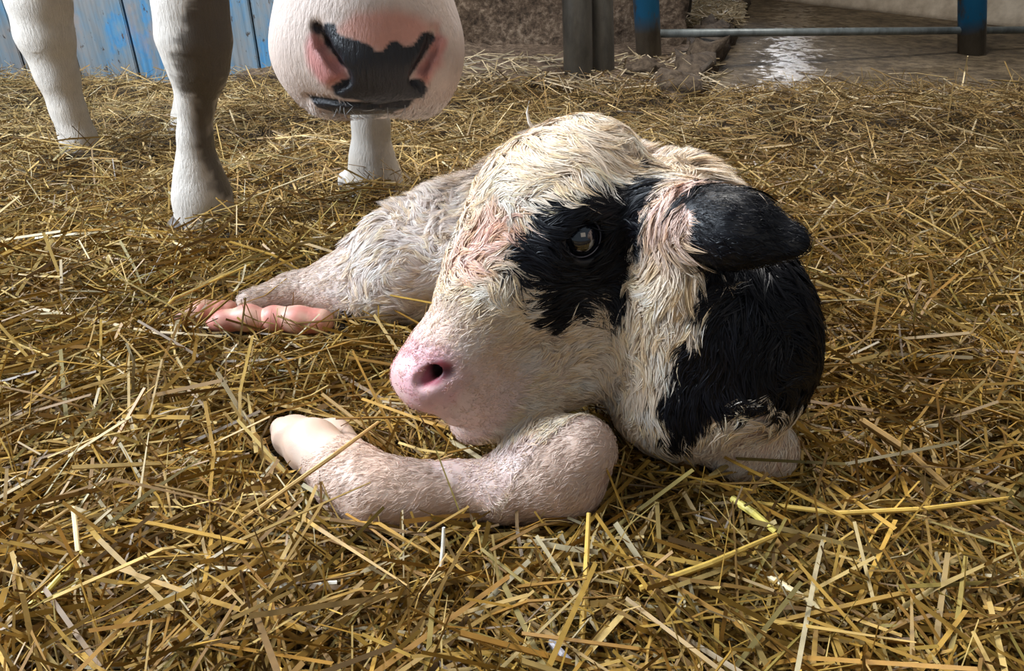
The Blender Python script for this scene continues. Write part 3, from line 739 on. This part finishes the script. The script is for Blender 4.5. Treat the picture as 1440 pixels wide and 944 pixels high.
def hoof(name, spec, cols, gspec=()):
    pr = [];
    for (a, b) in zip(spec, spec[1:]):
        pa, ra = hp_(*a); pb, rb = hp_(*b); pr.append((pa, pb, ra, rb))
    gr = [(hp_(*a)[0], hp_(*b)[0], .0018, .0018) for a, b in gspec]
    return sdf_part(name, pr, cols, M_HOOF, root, .002, gr)
PINK = ((.70, .27, .21), (.78, .45, .33)); CREAM = ((.60, .42, .32), (.66, .50, .40))
hoof('hoof', [(472, 652, .040, 38), (440, 628, .036, 38), (414, 614, .032, 29), (398, 604, .028, 18)], CREAM, [((385, 628, .06), (455, 655, .085))])
hoof('hoof', [(494, 642, .028, 27), (470, 615, .024, 25), (442, 604, .024, 16)], CREAM)
hoof('hoof', [(452, 452, .026, 18), (420, 450, .028, 19), (385, 448, .028, 17), (368, 447, .026, 12)], PINK)
hoof('hoof', [(385, 452, .024, 14), (350, 447, .028, 18), (315, 452, .024, 15), (298, 457, .020, 9)], PINK)
hoof('hoof', [(322, 436, .026, 14), (285, 438, .026, 15), (255, 447, .020, 10)], ((.66, .28, .20), (.60, .36, .24)))

# ------------------------------------------------------------------ the cow
cf = Field(axis_coords(-1.42, .12, -.30, .0, .003, .011), axis_coords(.74, 2.46, .76, .98, .003, .011), axis_coords(-.03, 1.46, .24, .48, .003, .010))
CM = gyr(518, 82, .89, 1)[0]
CA = unit(V3(-.16, .70, .62)); CL = unit(np.cross(CA, V3(0, 0, 1))); CD = np.cross(CL, CA)
if CD[2] < 0: CD = -CD
if CL[0] < 0: CL = -CL
VF = unit(CP-CM); VX = unit(np.cross(V3(0, 0, 1), VF)); VX = VX*np.sign(VX[0]); VU = unit(np.cross(VF, VX)); VU = VU*np.sign(VU[2])
CR = np.array([VX, VU, VF])
def cow_pt(px, py, off=0.0): return gyr(px, py, CM[1], 1)[0]+VF*off
def build_cow():
    L_ = lambda pts: cf.chain([p[0] for p in pts], [p[1] for p in pts], .02)
    f1 = 1.257
    L_([gyr(268, -330, f1, 82), gyr(268, -180, f1, 66), gyr(266, -60, f1, 50), gyr(268, 5, f1, 48), gyr(273, 55, f1, 48), gyr(278, 95, f1, 38), gyr(275, 145, f1, 24), gyr(274, 195, f1, 22), gyr(279, 240, f1, 29), gyr(285, 275, f1, 38), gyr(288, 310, f1, 40)])
    f2 = 1.42
    L_([gyr(500, -330, f2, 78), gyr(508, -150, f2, 52), gyr(516, 10, f2, 44), gyr(518, 60, f2, 36), gyr(520, 110, f2, 27), gyr(521, 170, f2, 25), gyr(523, 225, f2, 30), gyr(528, 258, f2, 36), gyr(534, 285, f2, 36)])
    f3 = 1.65
    L_([gyr(60, -360, f3, 110), gyr(30, -190, f3, 60), gyr(42, -70, f3, 40), gyr(54, 0, f3, 40), gyr(63, 50, f3, 36), gyr(80, 105, f3, 27), gyr(96, 155, f3, 22), gyr(111, 195, f3, 23), gyr(118, 235, f3, 25)])
    f4 = 1.93
    L_([gyr(290, -320, f4, 95), gyr(276, -160, f4, 40), gyr(270, -40, f4, 30), gyr(266, 40, f4, 26), gyr(266, 110, f4, 19), gyr(268, 170, f4, 24), gyr(270, 192, f4, 22)])
    # dewclaws
    for px, py, y, r in ((487, 264, 1.44, 13),):
        p, rr = gyr(px, py, y, r); cf.cap(p, p+V3(0, 0, .02), rr, rr, .006)
    ax = unit(V3(-.55, .75, .03)); R = np.array([ax, unit(np.cross(V3(0, 0, 1), ax)), unit(np.cross(ax, np.cross(V3(0, 0, 1), ax)))])
    cf.ell((-.72, 1.70, 1.02), (.66, .27, .33), R, .08); cf.ell((-.42, 1.33, .98), (.27, .20, .30), R, .08); cf.ell((-.92, 2.00, 1.10), (.26, .24, .24), R, .08)
    P0 = CM+CA*.10; P1 = CM+CA*.24; P2 = CM+CA*.40
    cf.cap(CM+CA*.03+VU*.012, P1, .080, .088, .04); cf.cap(P1, P2, .088, .105, .05); cf.cap(P2-V3(0, 0, .04), V3(-.42, 1.38, 1.0), .095, .17, .08)
    cf.cap(P1-V3(0, 0, .035), P2-V3(0, -.02, .10), .05, .07, .04)
    for s in (-1, 1):
        e = P2+CL*s*.10; cf.ell(e+CL*s*.09-V3(0, 0, .02), (.10, .03, .05), np.array([CL*s, CA, np.cross(CL*s, CA)]), .02)
    # muzzle
    c, r = gyr(518, 66, .90, 1); cf.ell(c-VF*.02, (.1080, .067, .075), CR, .03)
    c, r = gyr(455, 92, .90, 1); cf.ell(c, (.048, .050, .045), CR, .03)
    c, r = gyr(590, 95, .90, 1); cf.ell(c, (.046, .048, .045), CR, .03)
    c, r = gyr(518, 20, .93, 1); cf.ell(c, (.094, .085, .07), CR, .04)
    c, r = gyr(522, 95, .86, 1); cf.ell(c, (.050, .038, .030), CR, .03)
    c, r = gyr(513, 141, .87, 1); cf.ell(c-VF*.01, (.062, .015, .035), CR, .010)
    # nostril clefts and mouth line
    def sf(px, py, off): return gyr(px, py, .835, 1)[0]-VF*off
    for pts in ([(447, 40, .006), (456, 62, .004), (470, 85, .002), (484, 104, .0)], [(613, 50, .008), (604, 72, .006), (593, 92, .004), (584, 106, .002)]):
        for a_, b_ in zip(pts, pts[1:]): cut_to(a_, b_, .0070)
    cut_to((472, 122), (486, 112), .006); cut_to((596, 122), (584, 112), .006)
    for pts in ([(432, 136), (470, 141), (515, 147), (560, 145), (592, 140)],):
        for a_, b_ in zip(pts, pts[1:]): cut_to(a_, b_, .0022)
def surf(px, py):                            # first point of the cow's muzzle met along a line of sight
    d = unit(ray(px, py)); t = np.linspace(.7, 1.15, 400); X = CP+d*t[:, None]; v = cf.sample(X)
    i = np.argmax(v < 0); return X[i] if (v < 0).any() else X[200]
def cut_to(a_, b_, r):
    p = surf(a_[0], a_[1]); q = surf(b_[0], b_[1]); cf.cap(p, q, r, r, .006, 'cut')
build_cow()
PC, QC = cf.mesh(2); NC, faC = vnormals(PC, QC)
T_dark = [(455,33),(471,33),(474,48),(487,53),(504,57),(524,67),(527,72),(538,70),(549,57),(558,55),(569,64),(582,62),(595,47),(611,42),(616,53),(604,69),(589,91),(576,111),(596,113),(602,127),(595,138),(560,143),(484,141),(469,133),(465,122),(480,111),(491,109),(487,98),(471,80),(455,60),(452,49)]
T_lip = [(426,134),(467,141),(515,145),(586,140),(576,154),(543,165),(502,168),(468,163),(444,153)]
T_pl = [(440,40),(455,60),(487,98),(491,112),(465,122),(449,117),(433,92),(430,65)]
T_pr = [(616,38),(628,55),(620,92),(602,117),(584,107),(604,73)]
T_br = [(500,22),(560,16),(612,34),(595,50),(580,66),(538,74),(500,60),(478,44)]
T_dirt = [(287,-40),(330,-40),(335,95),(312,140),(300,180),(320,230),(338,290),(305,290),(283,235),(272,180),(268,145),(244,108),(243,70),(262,25)]
mp_muz = MarkPlane((520, 90), .835); mp_leg = MarkPlane((280, 120), 1.22)
fz = SNoise(71, 40); fz2 = SNoise(72, 110); fz3 = SNoise(73, 9)
def cow_colour(X):
    c = np.tile(V3(.58, .52, .46), (len(X), 1)); n = fz(X); n2 = fz2(X)
    c = mixv(c, V3(.50, .41, .32), .5*sstep(fz3(X), 0, 1.2))
    mz = (X[:, 1] < 1.0)&(X[:, 2] < .55)
    c = mixv(c, V3(.64, .47, .39), .7*mz)
    for pl, col, k, w in ((T_br, (.62, .27, .20), .85, .012), (T_pl, (.58, .22, .20), .9, .007), (T_pr, (.58, .22, .18), .9, .007)):
        d = mp_muz.sd(X, pl)+n*.002; c = mixv(c, V3(*col), k*(1-sstep(d, -w*.6, w))*mz)
    for pl in (T_dark, T_lip):
        d = mp_muz.sd(X, pl)+n*.0010; c = mixv(c, V3(.020, .020, .024), (1-sstep(d, -.0008, .0012))*mz)
    sp = np.linalg.norm(X-surf0, axis=1); c = mixv(c, V3(.02, .015, .02), (1-sstep(sp, .006, .011)))
    lg = (X[:, 1] > 1.15)&(X[:, 1] < 1.38)&(X[:, 0] < -.40)&(X[:, 0] > -.75)&(X[:, 2] < .6)
    d = mp_leg.sd(X, T_dirt)+n*.006+n2*.003; c = mixv(c, V3(.06, .044, .03), .93*(1-sstep(d, -.010, .006))*lg)
    dewc = np.linalg.norm(X-gyr(485, 266, 1.43, 1)[0], axis=1); c = mixv(c, V3(.04, .03, .025), 1-sstep(dewc, .012, .02))
    return c
surf0 = surf(447, 38)
M_COW = tint_mat('cow_hide', .55, .4, 260, .9, .003, (1, 1, .22), mott=.14, wetdark=True)
cow = empty('cow', (-.55, 1.5, 0)); tag(cow, 'white cow standing over the calf, lowered muzzle with pink and black nose', 'cow')
adopt(link('body', np_mesh('body', PC, QC, colors=cow_colour(PC)), M_COW), cow)
M_HORN = plain('dark_horn', (.07, .055, .045), .5, bscale=90, bstr=.3, bdist=.001, c2=(.14, .11, .09))
for px, py, y, r in ((288, 322, 1.257, 44), (534, 296, 1.42, 40), (122, 243, 1.65, 30), (271, 198, 1.93, 26)):
    p, rr = gyr(px, py, y, r)
    for s in (-1, 1):
        bm = sphere_bm((p[0]+s*rr*.48, p[1]-.015, max(p[2]-.012, .002)), rr*.56, 20, (0, -1, .1), 1.25)
        for v in bm.verts: v.co.z = max(v.co.z, -.012)
        adopt(bmo('hoof', bm, M_HORN, None, True), cow)
for s in (-1, 1):
    c = CM+CA*.27+CL*s*.085+CD*.015; adopt(bmo('eye', sphere_bm(c, .022, 24), M_EYE, None, True), cow)
# short coat fringe and whiskers of the muzzle
def cow_fringe(n, seed):
    fc = PC[QC].mean(1); mz = (fc[:, 1] < 1.02)&(fc[:, 2] < .52)
    dk = np.minimum(mp_muz.sd(fc, T_dark), mp_muz.sd(fc, T_br)); dens = mz*(dk > .001)*1.0
    dens = dens*np.where(mp_muz.sd(fc, T_lip) < .001, .04, 1)*np.where(np.minimum(mp_muz.sd(fc, T_pl), mp_muz.sd(fc, T_pr)) < 0, .1, 1)
    pt, nn, f = scatter(PC, QC, NC, faC, dens, n, seed); r = np.random.default_rng(seed)
    low = sstep(-(pt-CM)@VU, .02, .07); ln = (.0045+.017*low)*r.uniform(.6, 1.3, n)
    dv = np.tile(-VU*.8, (n, 1))+nn*.2+r.normal(0, .25, (n, 3))+(pt-CM)@VX[:, None]*0
    c = cow_colour(pt)*r.uniform(.85, 1.25, n)[:, None]; c = np.clip(mixv(c, V3(.85, .83, .8), .6*low), 0, .9)
    return blades(pt, nn, dv, ln, np.full(n, .0007), .25+.35*low, c, c, r.normal(0, .1, n), seed)
V, QQ, TT, CC = cow_fringe(16000, 5)
adopt(tag(link('muzzle_hair', np_mesh('muzzle_hair', V, QQ, TT, CC), M_FUR), kind='stuff'), cow)

# ------------------------------------------------------------------ straw bedding
g1, g2, g3 = SNoise(51, 1.3), SNoise(52, 4.0), SNoise(53, 11)
def edge_y(x):                               # where the bedding ends towards the back
    e = np.full_like(x, 2.62); e = np.where(x > -.62, 2.50, e)
    e = np.where(x > .30, 2.40, e); e = np.where(x > .9, 2.45, e); return e+.05*np.sin(x*7.1)+.03*np.sin(x*19+1)
def ground(x, y):
    Q3 = np.stack([x, y, 0*x], 1); h = g1(Q3)*.014*sstep(y, .9, 1.5)+g2(Q3)*.015+g3(Q3)*.008*sstep(y, .3, .8)
    h = h+.030*np.exp(-((y-2.0)/.22)**2)*sstep(x, .3, .9)
    for fx, fy in ((-.50, 1.20), (-.26, 1.36), (-.97, 1.58)): h = h+.042*np.exp(-((x-fx)**2+(y-fy)**2)/.085**2)
    near = sstep(y, .45, 1.3); h = h*(.45+.55*near)
    return h*sstep(edge_y(x)-y, -.02, .2)+.004
xs = np.linspace(-2.9, 3.3, 210); ys = np.linspace(-.25, 2.64, 150); X, Y = np.meshgrid(xs, ys, indexing='ij')
gx, gyy = X.ravel(), Y.ravel(); zz = ground(gx, gyy)-.012; zz = np.where(gyy > edge_y(gx), -.05, zz)
ii = (np.arange(209)[:, None]*150+np.arange(149)).ravel()
M_LITTER, nt, B, N, L = mat_new('trodden_litter')
n1 = noise_node(N, L, 60, 6, .75, stretch=(1, .5, 1)); c1 = ramp(N, L, n1.outputs['Fac'], [(.35, (.018, .011, .005)), (.55, (.06, .036, .014)), (.7, (.13, .08, .03))])
L.new(c1.outputs['Color'], B.inputs['Base Color']); B.inputs['Roughness'].default_value = .9; bump(N, L, B, n1.outputs['Fac'], 1, .01)
tag(link('litter_bed', np_mesh('litter_bed', np.stack([gx, gyy, zz], 1), np.stack([ii, ii+150, ii+151, ii+1], 1)), M_LITTER), 'packed dark brown litter under the loose straw', 'litter', kind='stuff')

PAL = np.array([(.50, .31, .065), (.60, .40, .10), (.40, .22, .045), (.70, .53, .22), (.24, .14, .045), (.34, .27, .08), (.80, .72, .52), (.52, .36, .14)])
def straw_mesh(n, seed, region, lmin, lmax, wmin, wmax, zlift, tiltsd, pw, dens_pow, seg=3, weights=None):
    r = np.random.default_rng(seed); xr, (y0, y1) = region
    k = int(n*2.2)
    u = r.random(k); y = (y0**(1-dens_pow)+(y1**(1-dens_pow)-y0**(1-dens_pow))*u)**(1/(1-dens_pow)) if dens_pow != 1 else y0*(y1/y0)**u
    x = r.uniform(-1, 1, k)*(.80*y+.58)
    e = edge_y(x); ok = (y < e-.02*r.random(k))&(x < 3.1)&(x > -2.8); x = x[ok][:n]; y = y[ok][:n]; n = len(x)
    lf = (1-.05*sstep(y, .8, 2.0))
    ln = (lmin+(lmax-lmin)*r.random(n)**pw)*lf; w = r.uniform(wmin, wmax, n)*(1-.15*sstep(y, .8, 2.0))
    # bundles share a direction
    flow = SNoise(61, 2.2)(np.stack([x, y, 0*x], 1))*1.6+.2; az = flow+r.normal(0, 1.15, n); tl = r.normal(0, tiltsd, n)
    d = np.stack([np.cos(az)*np.cos(tl), np.sin(az)*np.cos(tl), np.sin(tl)], 1)
    c = np.stack([x, y, ground(x, y)+zlift*r.random(n)**1.3], 1)
    lowend = c[:, 2]-np.abs(d[:, 2])*ln*.5; c[:, 2] += np.clip(-.006-lowend, 0, .2)*.8
    b = np.cross(d, V3(0, 0, 1)); b /= np.linalg.norm(b, axis=1)[:, None]+1e-9; up = np.cross(b, d)
    roll = r.uniform(0, math.pi, n)[:, None]; b, up = b*np.cos(roll)+up*np.sin(roll), -b*np.sin(roll)+up*np.cos(roll)
    bend = r.normal(0, .13, n); kink = np.where(r.random(n) < .15, r.normal(0, .35, n), 0)
    rings = []; S = np.linspace(-.5, .5, seg)
    for s_ in S:
        off = (bend*(1-4*s_*s_)+kink*(abs(s_)))*ln*.5
        rings.append(c+d*(s_*ln)[:, None]+up*off[:, None])
    R_ = np.stack(rings, 1)
    # keep straw out of the animals and out of the posts
    flat = R_.reshape(-1, 3); bad = np.zeros(n, bool)
    mid = np.concatenate([R_, (R_[:, :1]+R_[:, 1:2])/2, (R_[:, 1:2]+R_[:, 2:3])/2], 1); mm_ = mid.reshape(-1, 3)
    inside = (CALF.sample(mm_) < -.001).reshape(n, -1).sum(1) >= 1
    inc = (cf.sample(mm_) < -.001).reshape(n, -1).any(1)
    hid = np.zeros(n, bool)
    for a_, b_, r_ in EXCL:
        dd = b_-a_; t_ = np.clip(((mm_-a_)@dd)/(dd@dd), 0, 1); q_ = mm_-a_-t_[:, None]*dd
        hid |= (np.linalg.norm(q_, axis=1) < r_+.002).reshape(n, -1).any(1)
    bad = inside | inc | hid
    R_, b, up, w, ln, c = R_[~bad], b[~bad], up[~bad], w[~bad], ln[~bad], c[~bad]; n = len(w)
    flatn = r.uniform(.22, .6, n); tp = np.where(r.random(n) < .35, .35, .9)
    V = []
    for i in range(seg):
        ww = w*(1 if i < seg-1 else 1)*(tp if i == seg-1 else 1)
        for a_ in (0, 2.09, 4.19): V.append(R_[:, i]+b*(math.cos(a_)*ww*.5)[:, None]+up*(math.sin(a_)*ww*.5*flatn)[:, None])
    V = np.stack(V, 1).reshape(-1, 3); m_ = seg*3; base = np.arange(n)[:, None]*m_; Qs = []
    for i in range(seg-1):
        for j in range(3): Qs.append(base+[i*3+j, i*3+(j+1) % 3, (i+1)*3+(j+1) % 3, (i+1)*3+j])
    Qs = np.concatenate(Qs)
    Wt = weights if weights is not None else [.26, .18, .17, .12, .12, .08, .02, .05]
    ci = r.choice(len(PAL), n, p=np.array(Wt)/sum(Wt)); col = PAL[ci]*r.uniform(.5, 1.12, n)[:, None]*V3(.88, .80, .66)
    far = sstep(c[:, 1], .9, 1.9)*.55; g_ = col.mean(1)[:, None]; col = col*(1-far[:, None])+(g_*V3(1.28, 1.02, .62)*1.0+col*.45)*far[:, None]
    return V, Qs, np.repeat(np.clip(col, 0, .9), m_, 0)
M_STRAW = tint_mat('straw', .45, .35, mott=.3)
def join_parts(parts):
    Vs, Qs, Cs = [], [], []; o = 0
    for v, q, c in parts: Vs.append(v); Qs.append(q+o); Cs.append(c); o += len(v)
    return np.concatenate(Vs), np.concatenate(Qs), np.concatenate(Cs)
parts = [
    straw_mesh(54000, 1, (0, (.24, 2.64)), .03, .12, .0022, .0046, .010, .16, 1.4, .8),
    straw_mesh(40000, 2, (0, (.24, 2.64)), .025, .10, .0012, .0032, .040, .50, 1.1, .4),
    straw_mesh(11000, 3, (0, (.24, 2.5)), .07, .22, .0030, .0058, .040, .20, 1.0, 1.1),
    straw_mesh(7500, 4, (0, (.24, 2.3)), .02, .08, .003, .007, .036, .4, 1.0, 1.0, 3, [.1, .2, .1, .3, .1, .05, .2, .1]),
]
V, QQ, CC = join_parts(parts)
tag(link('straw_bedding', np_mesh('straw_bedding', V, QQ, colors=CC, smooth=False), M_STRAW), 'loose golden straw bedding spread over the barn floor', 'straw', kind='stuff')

# a few long stalks that stand out singly
def stalk(pts, w, col, label, bend=0):
    P3 = [np.asarray(gz(px, py, z)) for px, py, z in pts]
    c = sum(P3)/len(P3); m = plain('stalk', col, .4, bscale=120, bstr=.3, bdist=.001, c2=tuple(min(1, v*1.35) for v in col), cscale=50)
    bm = tube_bm([p-c for p in P3], [w*.5]*(len(P3)-1)+[w*.36], 7)
    for v in bm.verts: v.co.z *= 1.0
    o = bmo('straw_stalk', bm, m, None, False); o.location = c; tag(o, label, 'straw')
GOLD = (.58, .37, .08); PALE = (.74, .60, .34); WHT = (.86, .80, .68); YEL = (.75, .60, .14); TAN = (.45, .28, .10)
stalk([(300, 762, .022), (400, 690, .060), (470, 640, .085), (532, 594, .070)], .0042, TAN, 'long tan straw stalk lying across the pastern of the stretched foreleg')
stalk([(815, 935, .015), (823, 830, .030), (828, 722, .060)], .0052, GOLD, 'thick golden stalk standing nearly upright below the bent foreleg')
stalk([(358, 826, .035), (420, 824, .040), (474, 820, .038)], .0052, WHT, 'short whitish flat stalk left of the bottom centre')
stalk([(20, 872, .03), (70, 828, .04), (116, 776, .045)], .0048, YEL, 'pale yellow slanting stalk near the lower left corner')
stalk([(103, 714, .050), (110, 780, .040), (118, 855, .028)], .0040, PALE, 'pale stalk standing on end near the left edge')
stalk([(25, 768, .030), (65, 738, .038), (103, 712, .050)], .0036, TAN, 'brown stalk leaning onto the pale upright one at the left edge')
stalk([(900, 828, .035), (1000, 792, .045), (1092, 752, .048)], .0052, GOLD, 'long golden stalk slanting up in the lower middle right')
stalk([(1065, 708, .035), (1180, 722, .045), (1300, 716, .050), (1425, 700, .045)], .0044, GOLD, 'very long golden stalk running level towards the right edge')
stalk([(1030, 702, .040), (1060, 722, .045), (1090, 748, .040)], .0070, YEL, 'short broad bright yellow stalk right of the calf forelegs')
stalk([(1212, 592, .05), (1270, 630, .055), (1335, 688, .04)], .0075, TAN, 'broad tan leaf blade lying right of the black shoulder')
stalk([(1055, 795, .03), (1120, 835, .035), (1190, 880, .03)], .0056, PALE, 'pale straight stalk sloping down in the lower right')
stalk([(340, 283, .035), (395, 262, .055), (441, 244, .075)], .0040, PALE, 'pale stalk poking up beside the cow front hoof')
stalk([(205, 460, .03), (245, 420, .05), (352, 372, .06)], .0040, GOLD, 'slanting golden stalk above the pink hind hooves')
stalk([(1353, 122, .02), (1357, 100, .06), (1361, 79, .11)], .0050, PALE, 'thin pale stalk standing below the right gate post')
stalk([(620, 800, .03), (623, 770, .045), (624, 742, .06)], .0036, WHT, 'thin white stalk standing just below the stretched foreleg')
stalk([(775, 903, .03), (792, 922, .034), (812, 940, .03)], .0060, (.50, .47, .50), 'grey weathered stalk piece at the bottom edge')

def loose(name, n, seed, pxr, pyr, z, label, hgt):
    r = np.random.default_rng(seed); px = r.uniform(*pxr, n); py = r.uniform(*pyr, n)
    c = np.array([gz(a, b, z) for a, b in zip(px, py)]); c[:, 2] += hgt*r.random(n)
    ln = r.uniform(.04, .14, n); az = r.uniform(0, 6.28, n); tl = r.normal(0, .25, n); w = r.uniform(.003, .006, n)
    d = np.stack([np.cos(az)*np.cos(tl), np.sin(az)*np.cos(tl), np.sin(tl)], 1); b = np.cross(d, V3(0, 0, 1)); b /= np.linalg.norm(b, axis=1)[:, None]; u = np.cross(b, d)
    V = []
    for s_ in (-.5, .5):
        for a_ in (0, 2.09, 4.19): V.append(c+d*(s_*ln)[:, None]+b*(math.cos(a_)*w*.5)[:, None]+u*(math.sin(a_)*w*.4)[:, None])
    V = np.stack(V, 1).reshape(-1, 3); i = np.arange(n)[:, None]*6; Qs = np.concatenate([i+[j, (j+1) % 3, 3+(j+1) % 3, 3+j] for j in range(3)])
    col = np.array([(.62, .50, .32), (.74, .62, .44), (.42, .32, .18)])[r.integers(0, 3, n)]*r.uniform(.7, 1.15, n)[:, None]
    return tag(link(name, np_mesh(name, V, Qs, colors=np.repeat(col, 6, 0), smooth=False), M_STRAW), label, 'straw', kind='stuff')
loose('straw_heap', 2600, 3, (966, 1036), (-4, 38), .04, 'pale loose straw heaped beyond the wall end, left of the wet gutter', .05)
loose('straw_litter', 420, 4, (640, 1010), (78, 125), .034, 'few stray straws scattered on the crusted platform by the posts', .006)
